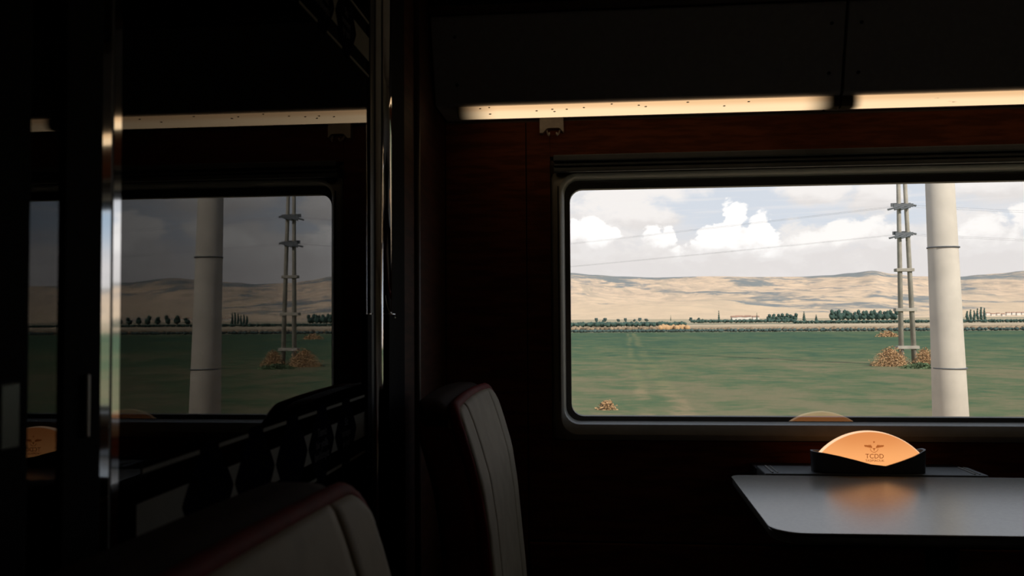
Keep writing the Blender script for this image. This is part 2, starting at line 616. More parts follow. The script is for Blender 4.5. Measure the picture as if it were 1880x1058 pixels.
boxes('frame_slot', [(-.0955, -.0925, 2.3655, 2.372, .935, 1.52)], M['black'], win)
bm = bmesh.new()
ring(bm, [(rrect(WX0, WX1, WZ0, WZ1, .034), 2.4325), (rrect(WX0 - .036, WX1 + .036, WZ0 - .040, WZ1 + .055,   .004), 2.4325),
          (rrect(WX0 - .036, WX1 + .036, WZ0 - .040, WZ1 + .055, .004), 2.46), (rrect(WX0, WX1, WZ0, WZ1, .034), 2.46)])
fin('pane_border', bm, M['black'], win)
pane = boxes('pane', [(WX0 - .035, WX1 + .035, 2.4255, 2.4315, WZ0 - .039, WZ1 + .054)], M['pane'], win)
# blind housing above: three stepped horizontal rails
hz = [(2.335, 2.375, 1.583, 1.600), (2.344, 2.375, 1.571, 1.5825), (2.350, 2.375, 1.556, 1.5705)]
for y0, y1, z0, z1 in hz:
    boxes('blind_housing_rail', [(-.105, 1.50, y0, y1, z0, z1)], M['housing'], win, bevel=.003)

# ---- overhead lockers, their rail and the warm light strip
SEAM = .614
prof = [(2.375, 1.706), (2.200, 1.7065), (2.194, 1.712), (2.131, 1.912), (2.131, 1.918), (2.375, 1.918)]
for k, (a, b, lab) in enumerate([(PX + .004, SEAM - .003, 'charcoal overhead locker front left of the black seam, above long light strip'),
                                 (SEAM + .003, 2.70, 'charcoal overhead locker front right of the black seam, above short light strip')]):
    t = tag(empty('overhead_locker', ((a + b) / 2, 2.3, 1.706)), lab, 'luggage locker', 'overhead lockers')
    prism_obj('locker_front', prof, 0, a, b, M['bin'], t, bevel=.003)
    xs = [SEAM - .035, a + .06] if k == 0 else [SEAM + .035, b - .1]
    for x in xs:
        for tt in (.22, .78):
            y = 2.194 + (2.131 - 2.194) * tt
            z = 1.712 + .2 * tt
            tube_obj('screw', [(x, y + .002, z), (x, y - .0022, z - .0006)], .0042, M['screw'], t, n=10)
t = tag(empty('locker_rail', (1.1, 2.12, 1.93)), 'brown rail running along the top edge of the charcoal overhead lockers', 'rail')
prism_obj('rail_profile', [(2.375, 1.920), (2.122, 1.920), (2.112, 1.926), (2.112, 1.936), (2.122, 1.941), (2.375, 1.941)], 0,
          PX + .004, 2.70, M['brown'], t)
struct(prism_obj('ceiling_cove', [(2.388, 1.943), (2.13, 1.943), (2.05, 2.06), (2.0, 2.139), (2.388, 2.139)], 0, PX + .004, 2.70, M['dark']))

sprof = [(2.203, 1.7045), (2.2035, 1.690), (2.209, 1.681), (2.218, 1.679), (2.236, 1.679), (2.236, 1.7045)]
for (a, b, s, lab) in [(-.345, SEAM - .002, (-.345, -.235, .515, .60), 'long warm light strip under the left overhead locker, above window left half'),
                       (SEAM + .002, 2.68, (.640, .672, 2.5, 2.6), 'warm light strip right of the locker seam, running out at right edge')]:
    t = tag(empty('light_strip', ((a + b) / 2, 2.22, 1.679)), lab, 'light', 'light strips under the lockers')
    d = prism_obj('diffuser', sprof, 0, a, b, strip_mat('diffuser_%d' % (a > 0), *s), t)
    boxes('mounting_rail', [(a, b, 2.2365, 2.25, 1.699, 1.7050)], M['brown'], t)
    if a < 0:
        sp = [(-.262, 1.701), (-.26, 1.684), (-.14, 1.689), (-.10, 1.692), (-.095, 1.686), (-.063, 1.691), (.118, 1.696),
              (.136, 1.692), (-.02, 1.694), (.24, 1.700), (-.285, 1.699), (.33, 1.688), (.05, 1.701), (.39, 1.697)]
        for x, z in sp:
            bm = bmesh.new()
            bmesh.ops.create_icosphere(bm, subdivisions=1, radius=.0026)
            for v in bm.verts:
                v.co = Vector((x + v.co.x * random.uniform(1, 1.9), 2.2028 + v.co.y * .2, z + v.co.z * .6))
            fin('dirt_speck', bm, M['screw'], t)

# ---- coat hook under the strip
t = tag(empty('coat_hook', (-.1, 2.36, 1.64)), 'small tan coat hook bracket on wood wall below left light strip', 'hook')
hk = [(-.142, 1.706), (-.142, 1.664), (-.133, 1.664), (-.124, 1.674), (-.119, 1.677), (-.090, 1.677), (-.085, 1.674), (-.079, 1.666), (-.077, 1.666), (-.077, 1.706)]
bm = bmesh.new()
vs0 = [bm.verts.new((x, 2.352, z)) for x, z in hk]
vs1 = [bm.verts.new((x, 2.3745, z)) for x, z in hk]
bm.faces.new(vs0)
bm.faces.new(vs1[::-1])
for k in range(len(hk)):
    bm.faces.new((vs0[k], vs0[(k + 1) % len(hk)], vs1[(k + 1) % len(hk)], vs1[k]))
fin('hook_plate', bm, M['hook'], t, bevel=.001)
for s in (-.123, -.087):
    c = 1 if s < -.1 else -1
    tube_obj('prong', [(s, 2.366, 1.674), (s + .003 * c, 2.352, 1.661), (s + .007 * c, 2.338, 1.653), (s + .008 * c, 2.330, 1.659)], .0025, M['hook'], t, n=8)

# ================================================================== GLASS PARTITION
pt = tag(empty('glass_partition', (PX, 1.1, 0)), 'tall glass partition with chrome strips and frosted diamond bands left of the seats', 'partition')
G0, G1 = .7125, 1.546
boxes('glass_pane', [(PX - .008, PX, G0, G1, .06, 2.10)], M['glass'], pt)
boxes('glass_pane', [(PX - .008, PX, .590, .6285, .06, 2.10)], M['glass'], pt)
boxes('head_rail', [(PX - .03, PX + .004, -.5, 2.375, 2.10, 2.14)], M['alu'], pt, bevel=.002)
boxes('foot_rail', [(PX - .03, PX + .004, -.5, 2.375, 0, .06)], M['alu'], pt, bevel=.002)
# near stile with its chrome strips
boxes('black_stile', [(PX - .03, PX + .003, .6290, .6815, .06, 2.10)], M['stile'], pt, bevel=.002)
prism_obj('chrome_strip', [(PX - .006, .6817), (PX + .0010, .6817), (PX + .0021, .6945), (PX - .006, .6945)], 2, .06, 2.10, M['chrome'], pt)
boxes('black_gasket', [(PX - .02, PX + .0005, .6952, .7005, .06, 2.10)], M['black'], pt)
boxes('chrome_strip', [(PX - .012, PX + .001, .7005, .7120, .06, 2.10)], M['chrome'], pt)
boxes('black_stile', [(PX - .03, PX + .003, .30, .5895, .06, 2.10)], M['stile'], pt, bevel=.002)
hp = boxes('pull_handle', [(PX + .003, PX + .0065, .5545, .5755, 1.072, 1.118)], M['handle'], pt, bevel=.0034)
boxes('slim_handle', [(PX + .003, PX + .007, .6555, .6600, 1.068, 1.118)], M['alu'], pt, bevel=.0012)
boxes('near_panel', [(PX - .03, PX, -.5, .30, .06, 2.10)], M['brown'], pt)
# far post
boxes('rubber_gasket', [(PX - .014, PX + .003, 1.546, 1.577, .06, 2.10)], M['black'], pt, bevel=.001)
tube_obj('chrome_tube', [(PX + .003, 1.590, .06), (PX + .003, 1.590, 2.10)], .0125, M['chrome'], pt, n=40)
boxes('post_channel', [(PX - .03, PX - .004, 1.577, 1.70, .06, 2.10)], M['black'], pt)
tube_obj('chrome_tube', [(PX + .004, 1.645, 1.172), (PX + .004, 1.645, 2.10)], .015, M['chrome'], pt, n=40)
boxes('latch_cover', [(PX - .010, PX + .018, 1.626, 1.672, .30, 1.169)], M['stile'], pt, bevel=.0015)
boxes('latch_cover', [(PX - .010, PX + .006, 1.515, 1.5455, .30, 1.169)], M['stile'], pt, bevel=.0015)
tube_obj('latch_edge', [(PX + .0185, 1.629, 1.1695), (PX + .0185, 1.670, 1.1695), (PX + .0185, 1.672, 1.162)], .0016, M['chrome'], pt, n=8)
tube_obj('latch_edge', [(PX + .0065, 1.5175, 1.1695), (PX + .0065, 1.5455, 1.1695)], .0016, M['chrome'], pt, n=8)
boxes('thin_chrome_line', [(PX - .01, PX + .003, 1.688, 1.693, .06, 2.10)], M['alu'], pt)
boxes('post_cover', [(PX - .03, PX + .004, 1.700, 1.83, .06, 2.10)], M['stile'], pt, bevel=.003)
boxes('wood_panel', [(PX - .03, PX - .001, 1.83, 2.374, .06, 2.10)], M['wood2'], pt)
tube_obj('wood_corner_bead', [(PX + .001, 1.965, .06), (PX + .001, 1.965, 2.10)], .010, M['brown'], pt, n=16)

# frosted bands: two rules, a broken middle stripe and elongated diamonds
CY = [.889 + .1268 * k for k in range(5)]                         # centres of the diamonds
DH = .0565


def half(dz_):                                                    # half width of a diamond at height dz_ from its middle
    a = abs(dz_) / DH
    return .0615 - .0475 * (a ** 1.15)


FX0, FX1 = PX + .0004, PX + .0010


def film(name, pts, mat, lift=0.0):
    return prism_obj(name, pts, 0, FX0 + lift, FX1 + lift, mat, pt)


def band(zc, words):
    top, bot = zc + .049, zc - .049
    for zz in (top, bot):
        cuts = [.752] + sum([[c - half(DH * .87) - .002, c + half(DH * .87) + .002] for c in CY], []) + [G1 - .002]
        for k in range(0, len(cuts), 2):
            if cuts[k + 1] > cuts[k]:
                film('film_line', [(cuts[k], zz - .0022), (cuts[k + 1], zz - .0022), (cuts[k + 1], zz + .0022), (cuts[k], zz + .0022)], M['film'])
    zs = [-.0215 + .043 * k / 8 for k in range(9)]
    edges = [None] + CY + [None]
    for k in range(len(edges) - 1):
        L = [(.742 if edges[k] is None else edges[k] + half(z), zc + z) for z in zs]
        Rr = [(G1 - .002 if edges[k + 1] is None else edges[k + 1] - half(z), zc + z) for z in zs]
        film('frosted_patch', L + Rr[::-1], M['film'])
    for c, wd in zip(CY, words):
        zz = [-DH + 2 * DH * k / 16 for k in range(17)]
        film('diamond', [(c - half(z), zc + z) for z in zz] + [(c + half(z), zc + z) for z in zz[::-1]], M['navy'], .0001)
        if wd:
            for k, ln in enumerate(wd):
                mt = Matrix.Translation((PX + .0016, c, zc + .017 - .017 * k)) @ Matrix.Rotation(R(90), 4, 'Z') @ Matrix.Rotation(R(90), 4, 'X')
                text_obj('film_lettering', ln, .0175, M['film_text'], pt, mt)


band(.976, [None, None, None, ('Temiz', 'bir yolla', 'birlikteyiz'), ('Siz', 'nereye', 'iyi yol')])
band(1.652, [None, None, None, ('Temiz', 'bir yolla', 'birlikteyiz'), ('Siz', 'nereye', 'iyi yol')])


# ================================================================== SEATS
def xface(z):
    """front face of the seat back: leans back and rounds over towards the top"""
    pts = [(.46, -.150), (.60, -.160), (.79, -.178), (.87, -.190), (.93, -.207), (.97, -.220), (1.0, -.232), (1.03, -.250)]
    if z <= pts[0][0]:
        return pts[0][1]
    for (a, xa), (b, xb) in zip(pts, pts[1:]):
        if z <= b:
            t_ = (z - a) / (b - a)
            return xa + (xb - xa) * t_
    return pts[-1][1]


def pad(name, y0, y1, z0, ztop, xf, thick, rnd, mat, parent, ny=20, nz=26, corner=(1, 1), cz=.035):
    """cushion between y0 and y1: front face xf(z), given thickness, edges rolled over by rnd, upper corners rounded"""
    bm = bmesh.new()
    F, B = [], []
    for i in range(ny + 1):
        s = i / ny
        y = y0 + (y1 - y0) * (.5 - .5 * math.cos(PI * s))
        ra, rb = [], []
        e = min(y - y0, y1 - y)
        side = corner[0] if y - y0 < y1 - y else corner[1]
        zt = ztop(y)
        if side and e < cz:
            zt -= cz - math.sqrt(max(0, cz * cz - (cz - e) ** 2))
        for j in range(nz + 1):
            z = z0 + (zt - z0) * (1 - (1 - j / nz) ** 1.7)
            d = min(e, zt - z, z - z0)
            k = rnd - math.sqrt(max(0, rnd * rnd - (rnd - min(d, rnd)) ** 2))
            ra.append(bm.verts.new((xf(z) - k, y, z)))
            rb.append(bm.verts.new((xf(z) - thick + k * .6, y, z)))
        F.append(ra)
        B.append(rb)
    for i in range(ny):
        for j in range(nz):
            bm.faces.new((F[i][j], F[i + 1][j], F[i + 1][j + 1], F[i][j + 1]))
            bm.faces.new((B[i][j], B[i][j + 1], B[i + 1][j + 1], B[i + 1][j]))
    for j in range(nz):
        bm.faces.new((F[0][j], F[0][j + 1], B[0][j + 1], B[0][j]))
        bm.faces.new((F[ny][j], B[ny][j], B[ny][j + 1], F[ny][j + 1]))
    for i in range(ny):
        bm.faces.new((F[i][nz], F[i + 1][nz], B[i + 1][nz], B[i][nz]))
        bm.faces.new((F[i][0], B[i][0], B[i + 1][0], F[i + 1][0]))
    return fin(name, bm, mat, parent, smooth=True)


def seat(y0, y1, label, zt, arch):
    t = tag(empty('train_chair', (-.1, (y0 + y1) / 2, 0)), label, 'chair', 'red and beige dining seats')
    m_ = (y0 + y1) / 2
    hw = (y1 - y0) / 2
    top = lambda y: zt - arch * ((y - m_) / hw) ** 2
    # red shell, dark crest, red piping, beige front in three panels with seams between
    pad('back_shell', y0, y1, .10, lambda y: top(y) - .018, lambda z: xface(z) - .012, .080, .030, M['red'], t, cz=.06)
    pad('crest', y0 + .012, y1 - .012, top(m_) - .10, top, lambda z: xface(z) - .020, .058, .022, M['maroon'], t, cz=.05)
    sm = .112
    fr_top = lambda y: top(y) - .012
    pad('back_side_panel', y0 + .012, y0 + sm, .46, fr_top, xface, .05, .010, M['beige'], t, ny=10, corner=(1, 0), cz=.045)
    pad('back_centre_panel', y0 + sm + .001, y1 - sm - .001, .46, fr_top, xface, .05, .006, M['beige'], t, corner=(0, 0))
    pad('back_side_panel', y1 - sm, y1 - .012, .46, fr_top, xface, .05, .010, M['beige'], t, ny=10, corner=(0, 1), cz=.045)
    # piping following the upper edge
    pts = []
    n = 40
    for k in range(n + 1):
        y = y0 + .014 + (y1 - y0 - .028) * (.5 - .5 * math.cos(PI * k / n))
        e = min(y - y0 - .012, y1 - .012 - y)
        z = fr_top(y)
        if e < .045:
            z -= .045 - math.sqrt(max(0, .045 ** 2 - (.045 - e) ** 2))
        pts.append((xface(z) - .014, y, z - .0005))
    z = pts[0][2]
    down = [(xface(z - .06 * k) - .014, y0 + .016, z - .06 * k) for k in range(7, 0, -1)]
    up = [(xface(z - .06 * k) - .014, y1 - .016, z - .06 * k) for k in range(1, 8)]
    tube_obj('piping', down + pts + up, .0105, M['redtrim'], t, n=8)
    # cushion and plinth
    cp = [(-.14, .36), (.30, .35), (.325, .37), (.33, .42), (.31, .455), (.25, .465), (-.13, .445)]
    bm = bmesh.new()
    prism(bm, cp, 1, y0 + .015, y1 - .015)
    fin('seat_cushion', bm, M['beige'], t, bevel=.02, seg=3)
    boxes('plinth', [(-.20, .24, y0 + .04, y1 - .04, 0, .345)], M['dark'], t, bevel=.01)
    return t


seat(1.478, 2.03, 'red and beige dining seat beside the window wall, behind the chrome post', 1.021, .008)
seat(-.28, .872, 'wide red and beige dining seat in the near foreground at bottom left', 1.018, .013)

# ================================================================== TABLE, LEDGE, LAMP
t = tag(empty('dining_table', (.73, 2.0, 0)), 'grey laminate dining table with rounded corners below the window', 'table')
TZ = .778
TT = .022


def corner(cx, cy, r, a0, a1, n=8):
    return [(cx + r * math.cos(R(a0 + (a1 - a0) * k / n)), cy + r * math.sin(R(a0 + (a1 - a0) * k / n))) for k in range(n + 1)]


def outline(o=0.0):
    return corner(.350, 2.138, .026 + o, 178, 90) + corner(1.005, 2.138, .026 + o, 90, 2) + \
        corner(.972, 1.652, .055 + o, -2, -90) + corner(.374, 1.652, .060 + o, 270, 182)


def slab(bm, pts, z0, z1):
    a = [bm.verts.new((x, y, z0)) for x, y in pts]
    b = [bm.verts.new((x, y, z1)) for x, y in pts]
    bm.faces.new(a[::-1])
    bm.faces.new(b)
    for k in range(len(pts)):
        j = (k + 1) % len(pts)
        bm.faces.new((a[k], a[j], b[j], b[k]))


bm = bmesh.new()
slab(bm, outline(), TZ - .0035, TZ)
fin('table_top', bm, M['table'], t, bevel=.0012)
bm = bmesh.new()
slab(bm, outline(-.002), TZ - TT, TZ - .0036)
fin('table_edge', bm, M['tedge'], t, bevel=.006, seg=3)
tube_obj('table_leg', [(.70, 1.86, .03), (.70, 1.86, TZ - TT)], .032, M['alu'], t, n=24)
tube_obj('foot_plate', [(.70, 1.86, 0), (.70, 1.86, .03)], .13, M['alu'], t, n=32, r2=.05)

t = tag(empty('wall_ledge', (.72, 2.32, .72)), 'low grey ledge on the wall between the table and the window', 'ledge')
boxes('ledge_body', [(.408, .925, 2.167, 2.28, .73, .782)], M['ledge'], t, bevel=.003)
boxes('ledge_gasket', [(.408, .925, 2.2805, 2.371, .732, .774)], M['black'], t)
for x in (.428, .897):
    boxes('ledge_clip', [(x - .002, x + .002, 2.176, 2.27, .782, .7843)], M['frame'], t)
    boxes('ledge_clip', [(x + .010, x + .013, 2.176, 2.27, .782, .7840)], M['frame'], t)

LX, LY, LZ = .663, 2.2035, .782
t = tag(empty('table_lamp', (LX, LY, LZ)), 'glowing amber arc shaped table lamp in dark holder on the ledge', 'lamp')
# glowing segment: local origin at the foot centre
Rr = .156
top = .0985
cz = top - Rr
pts = []
hw = .122
zc_ = cz + math.sqrt(Rr * Rr - hw * hw)
a0 = math.asin(hw / Rr)
for k in range(33):
    a = -a0 + 2 * a0 * k / 32
    pts.append((Rr * math.sin(a), cz + Rr * math.cos(a)))
pts = [(-hw, .008)] + pts + [(hw, .008)]
bm = bmesh.new()
v0 = [bm.verts.new((x, -.009, z)) for x, z in pts]
v1 = [bm.verts.new((x, .009, z)) for x, z in pts]
bm.faces.new(v0)
bm.faces.new(v1[::-1])
for k in range(len(pts)):
    j = (k + 1) % len(pts)
    bm.faces.new((v0[k], v0[j], v1[j], v1[k]))
bmesh.ops.recalc_face_normals(bm, faces=bm.faces)
me = bpy.data.meshes.new('lamp_shade')
bm.to_mesh(me)
bm.free()
o = bpy.data.objects.new('lamp_shade', me)
me.materials.append(lamp_mat())
col.objects.link(o)
o.parent = t
# holder: boat shaped wall with a V dip in front and behind
KX = .1340
K = [(-1.0, .0500), (-.80, .0475), (-.55, .0410), (-.20, .0295), (.10, .0180), (.17, .0157), (.26, .0180), (.50, .0285), (.75, .0410), (.92, .0520), (1.0, .0560)]


def ktop(u_):
    for (a, za), (b, zb) in zip(K, K[1:]):
        if u_ <= b:
            return za + (zb - za) * (u_ - a) / (b - a)
    return K[-1][1]


bm = bmesh.new()
n = 72
loops = []
for off in (0, -.005):
    lo, hi = [], []
    for k in range(n):
        a = 2 * PI * k / n
        c, s = math.cos(a), math.sin(a)
        ex = .55
        x = (KX + off) * math.copysign(abs(c) ** ex, c)
        y = (.030 + off) * math.copysign(abs(s) ** .55, s)
        lo.append(bm.verts.new((x * .985, y, 0)))
        hi.append(bm.verts.new((x, y, ktop(max(-1, min(1, x / KX))))))
    loops.append((lo, hi))
(lo, hi), (li, hi2) = loops
for k in range(n):
    j = (k + 1) % n
    bm.faces.new((lo[k], lo[j], hi[j], hi[k]))
    bm.faces.new((li[j], li[k], hi2[k], hi2[j]))
    bm.faces.new((hi[k], hi[j], hi2[j], hi2[k]))
bm.faces.new(lo[::-1])
bm.faces.new(li)
for v in bm.verts:
    v.co += Vector((LX - .004, LY, LZ + .0005))
fin('lamp_holder', bm, M['holder'], t, bevel=.0006)
ly = LY - .0102


def ltext(name, body, size, x, z, mat):
    mt = Matrix.Translation((x, ly, z)) @ Matrix.Rotation(R(90), 4, 'X')
    return text_obj(name, body, size, mat, t, mt)


EX = LX + .009
ltext('lettering', 'TCDD', .0155, EX + .001, LZ + .0385, M['ink'])
ltext('lettering', 'TAŞIMACILIK', .0074, EX + .001, LZ + .0282, M['ink'])
# emblem: star, two feathered wings, wheel hoop below
bm = bmesh.new()


def poly(pts_):
    bm.faces.new([bm.verts.new((EX + x * 1.2, ly, LZ + .0600 + z * 1.25)) for x, z in pts_])


for s in (-1, 1):
    for k in range(5):
        x0 = .0035 + k * .0028
        h0 = .0052 - k * .0007
        poly([(s * x0, .0008 + k * .0006), (s * (x0 + .0034), .0052 + (.0008 if k < 2 else .0)), (s * (x0 + .0048), .0030), (s * (x0 + .0018), .0030 - h0)])
poly([(-.0012, -.002), (.0012, -.002), (.0009, -.006), (-.0009, -.006)])
poly([(-.0035, -.0012), (.0035, -.0012), (.002, -.0028), (-.002, -.0028)])
for k in range(14):
    a, b = R(185 + 170 * k / 14), R(185 + 170 * (k + 1) / 14)
    r0, r1, cz_ = .0072, .0082, -.0015
    poly([(r0 * math.cos(a), cz_ + r0 * math.sin(a)), (r0 * math.cos(b), cz_ + r0 * math.sin(b)),
          (r1 * math.cos(b), cz_ + r1 * math.sin(b)), (r1 * math.cos(a), cz_ + r1 * math.sin(a))])
star = [((.0024 if k % 2 == 0 else .0012) * math.sin(PI * k / 5), .0105 + (.0024 if k % 2 == 0 else .0012) * math.cos(PI * k / 5)) for k in range(10)]
poly(star)
fin('emblem', bm, M['ink'], t)

# ================================================================== OUTSIDE
GZ = -2.05


def sheet(name, x0, x1, y0, y1, z, mat, th=.3):
    return boxes(name, [(x0, x1, y0, y1, z - th, z)], mat)


struct(sheet('ground', -4000, 6000, 3.2, 3400, GZ, M['plain'], 2))
tag(sheet('green_crop', -120, 260, 16, 186, GZ + .06, M['crop'], .05), 'low green crop covering the flat field outside the window', 'crop', kind='stuff')
tag(sheet('stubble_strip', -300, 700, 218, 288, GZ + .05, M['stubble'], .05), 'brown stubble strip beyond the green crop', 'field', kind='stuff')
tag(sheet('country_road', -600, 1200, 304, 372, GZ + .12, M['dirt'], .1), 'pale dusty road running across the plain behind the stubble', 'road', kind='structure')
tag(sheet('gravel_verge', -40, 60, 5.4, 15.8, GZ + .04, M['stubble'], .05), 'dry verge between the railway and the crop', 'verge', kind='structure')


# ---- hills
def skyline(a):
    """elevation of the ridge over azimuth x/y"""
    P = [(-1.2, .030), (-.4, .045), (-.2, .055), (-.027, .0528), (0, .050), (.03, .048), (.07, .0465), (.13, .0475), (.19, .0465), (.235, .0465),
         (.27, .048), (.295, .0505), (.32, .0530), (.345, .049), (.37, .0462), (.42, .0455), (.445, .0478), (.465, .049), (.495, .052), (.53, .055),
         (.6, .050), (.7, .047), (.9, .05), (1.6, .03)]
    P = [(c_ / (1 + .113 * abs(c_)), e_ / (1 + .113 * abs(c_))) for c_, e_ in P]
    for (a0_, e0), (a1_, e1) in zip(P, P[1:]):
        if a <= a1_:
            s = (a - a0_) / (a1_ - a0_)
            s = s * s * (3 - 2 * s)
            return e0 + (e1 - e0) * s
    return .03


YB, YR = 1500.0, 5600.0


def hill_z(a, y):
    x = a * y
    s = max(0, min(1, (y - YB) / (YR - YB)))
    g = .16 * s + .84 * s ** 1.7
    nz = noise.fractal(Vector((x * .0011, y * .0008, 1.7)), .9, 2.1, 5)
    n2 = noise.noise(Vector((x * .0028, y * .0006, 4.2)))
    w_ = s * (1 - s) * 4
    z = skyline(a) * YR * g * (1 + .10 * w_ * nz) + w_ * (26 * nz + 22 * n2)
    if y > YR:
        z -= (y - YR) * .12
    return GZ - .5 + z


NA, NY = 460, 74
bm = bmesh.new()
rows = []
for j in range(NY + 1):
    y = YB + (YR * 1.14 - YB) * j / NY
    rows.append([bm.verts.new(((-.6 + 1.9 * i / NA) * y, y, hill_z(-.6 + 1.9 * i / NA, y))) for i in range(NA + 1)])
for j in range(NY):
    for i in range(NA):
        bm.faces.new((rows[j][i], rows[j][i + 1], rows[j + 1][i + 1], rows[j + 1][i]))
me = bpy.data.meshes.new('hills')
bm.to_mesh(me)
bm.free()
struct(link('hills', me, M['hills'], smooth=True))


def A(a):
    return a / (1 + .113 * abs(a))


# ---- trees
def blob(bm, c, r, seed, sub=2, squash=1.0, amp=.35):
    res = bmesh.ops.create_icosphere(bm, subdivisions=sub, radius=1)
    for v in res['verts']:
        d = v.co.normalized()
        k = 1 + amp * noise.noise(d * 2.3 + Vector((seed, seed * .7, 0)))
        v.co = Vector((d.x * r * k, d.y * r * k, d.z * r * k * squash)) + Vector(c)


def tree_kind(kind):
    root = empty('far_tree')
    bm = bmesh.new()
    if kind == 'poplar':
        for k in range(5):
            blob(bm, (random.uniform(-.3, .3), random.uniform(-.3, .3), 2.2 + k * 1.7), 1.5 - k * .18, k + 3, 2, 1.25)
    elif kind == 'broad':
        for k in range(9):
            blob(bm, (random.uniform(-.9, .9), random.uniform(-.9, .9), random.uniform(2.0, 6.6)), random.uniform(1.2, 1.9), k + 40, 2, 1.2)
    elif kind == 'cypress':
        for k in range(5):
            blob(bm, (0, 0, 1.6 + k * 1.6), 1.0 - k * .15, k + 9, 2, 1.3, .2)
    else:
        for k in range(7):
            blob(bm, (random.uniform(-1.8, 1.8), random.uniform(-1.5, 1.5), random.uniform(2.2, 4.6)), random.uniform(1.4, 2.1), k + 20, 2, .9)
    fin('crown', bm, M['leaf'] if kind != 'round' else M['leaf2'], root, smooth=True)
    tube_obj('trunk', [(0, 0, -.2), (0, 0, 2.6)], .28, M['trunk'], root, n=7, r2=.16)
    return root


def dup(root, loc, sc, label, group):
    r = root.copy()
    col.objects.link(r)
    r.location = loc
    r.scale = (sc[0], sc[0], sc[1])
    r.rotation_euler.z = random.uniform(0, 6.28)
    tag(r, label, 'tree', group)
    for ch in list(root.children):
        c = ch.copy()
        col.objects.link(c)
        c.parent = r
    return r


protos = {k: tree_kind(k) for k in ('poplar', 'cypress', 'round', 'broad')}


def ground_at(x, y):
    return GZ if y < YB else hill_z(x / y, y)


ORD = ['first', 'second', 'third', 'fourth', 'fifth', 'sixth', 'seventh', 'eighth', 'ninth', 'tenth', 'eleventh', 'twelfth', 'thirteenth',
       'fourteenth', 'fifteenth', 'sixteenth', 'seventeenth', 'eighteenth', 'nineteenth', 'twentieth']
rowt = []
for k in range(17):                                    # dense row right of the middle
    a = A(.272 + (.345 - .272) * k / 16)
    rowt.append((a, 652 + (k % 2) * 9, 'broad', .86 * random.uniform(.9, 1.05), random.uniform(.72, 1.0),
                 ORD[k] + ' tree from the left in the dense dark row beyond the stubble', 'dense tree row'))
for k in range(7):                                     # clump left of it
    a = A(.200 + .030 * k / 6)
    rowt.append((a, 655 + (k % 2) * 9, 'broad', random.uniform(.68, .8), random.uniform(.55, .7),
                 ORD[k] + ' tree from the left in the clump beside the white farmhouses', 'tree clump'))
for k in range(6):
    a = A(.428 + .020 * k / 5)
    rowt.append((a, 620 + (k % 2) * 8, 'poplar', random.uniform(.6, .75), random.uniform(.6, .95),
                 ORD[k] + ' poplar from the left in the small stand right of the pale pole', 'small poplar stand'))
for k in range(12):                                    # seen in the partition as well
    a = A(.51 + .15 * k / 11)
    rowt.append((a, 640 + (k % 2) * 12, 'broad', random.uniform(.8, 1.0), random.uniform(.6, .9),
                 ORD[k] + ' tree from the left in the outer row reflected in the partition', 'outer tree row'))
for k, a in enumerate([.003, .012, .028, .036, .046, .052, .060, .110, .119]):
    rowt.append((A(a), 640 + 12 * k, 'round', random.uniform(.4, .55), random.uniform(.35, .55),
                 ORD[k] + ' small round tree from the left above the dark hedge', 'small trees above the hedge'))
for a, g, tt, y in [(.1425, .8, .95, 640), (.186, .6, .75, 700), (.240, 1.25, .8, 640), (.254, 1.1, .55, 660), (.0875, .45, .6, 800), (.157, .9, .35, 640)]:
    rowt.append((A(a), y, 'cypress', g, tt, None, None))
cy_lab = ['tall narrow dark cypress standing alone left of the white farmhouses', 'slim cypress just right of the white farmhouses',
          'broad dark cypress left of the dense tree row', 'low dark cypress touching the left end of the dense row',
          'tiny far cypress above the stubble at the left', 'low wide cypress beside the farmhouses']
ci = 0
for a, y, kd, sc, sz, lab, grp in rowt:
    if lab is None:
        lab = cy_lab[ci]
        ci += 1
    dup(protos[kd], (a * y, y, ground_at(a * y, y) - .1), (sc, sz), lab, grp)
for r_ in protos.values():
    for ch in list(r_.children):
        bpy.data.objects.remove(ch)
    bpy.data.objects.remove(r_)


def hedge(name, a0_, a1_, y, h, label, mat, seed):
    bm = bmesh.new()
    x = A(a0_) * y
    k = 0
    while x < A(a1_) * y:
        r = h * random.uniform(.45, .65)
        blob(bm, (x, y + random.uniform(-1.5, 1.5), GZ + h * .45), r, seed + k, 1, .9 * random.uniform(.7, 1.1))
        x += r * .8
        k += 1
    return tag(fin(name, bm, mat, smooth=True), label, 'hedge', kind='stuff')


hedge('hedge_row', -.05, .104, 300, 2.0, 'dark green hedge along the far edge of the field at window left', M['leaf'], 3)
hedge('hedge_row', .112, .23, 480, 2.2, 'low dark hedge behind the road in the middle of the plain', M['leaf'], 60)
hedge('hedge_row', .23, .75, 415, 1.6, 'long dark hedge behind the road, right of middle', M['leaf'], 90)
hedge('dry_reed_row', -.05, .072, 206, 1.3, 'brownish reeds in front of the dark hedge at window left', M['reed'], 130)
hedge('dry_reed_row', .075, .106, 208, 1.7, 'orange brown reeds at the end of the left hedge', M['dry'], 160)
hedge('hedge_row', -.05, .80, 192, .75, 'thin dark ditch growth along the far edge of the green crop', M['leaf2'], 190)
hedge('dry_reed_row', .112, .80, 199, 1.0, 'brown reeds behind the thin ditch growth, right of the left hedge', M['reed'], 400)


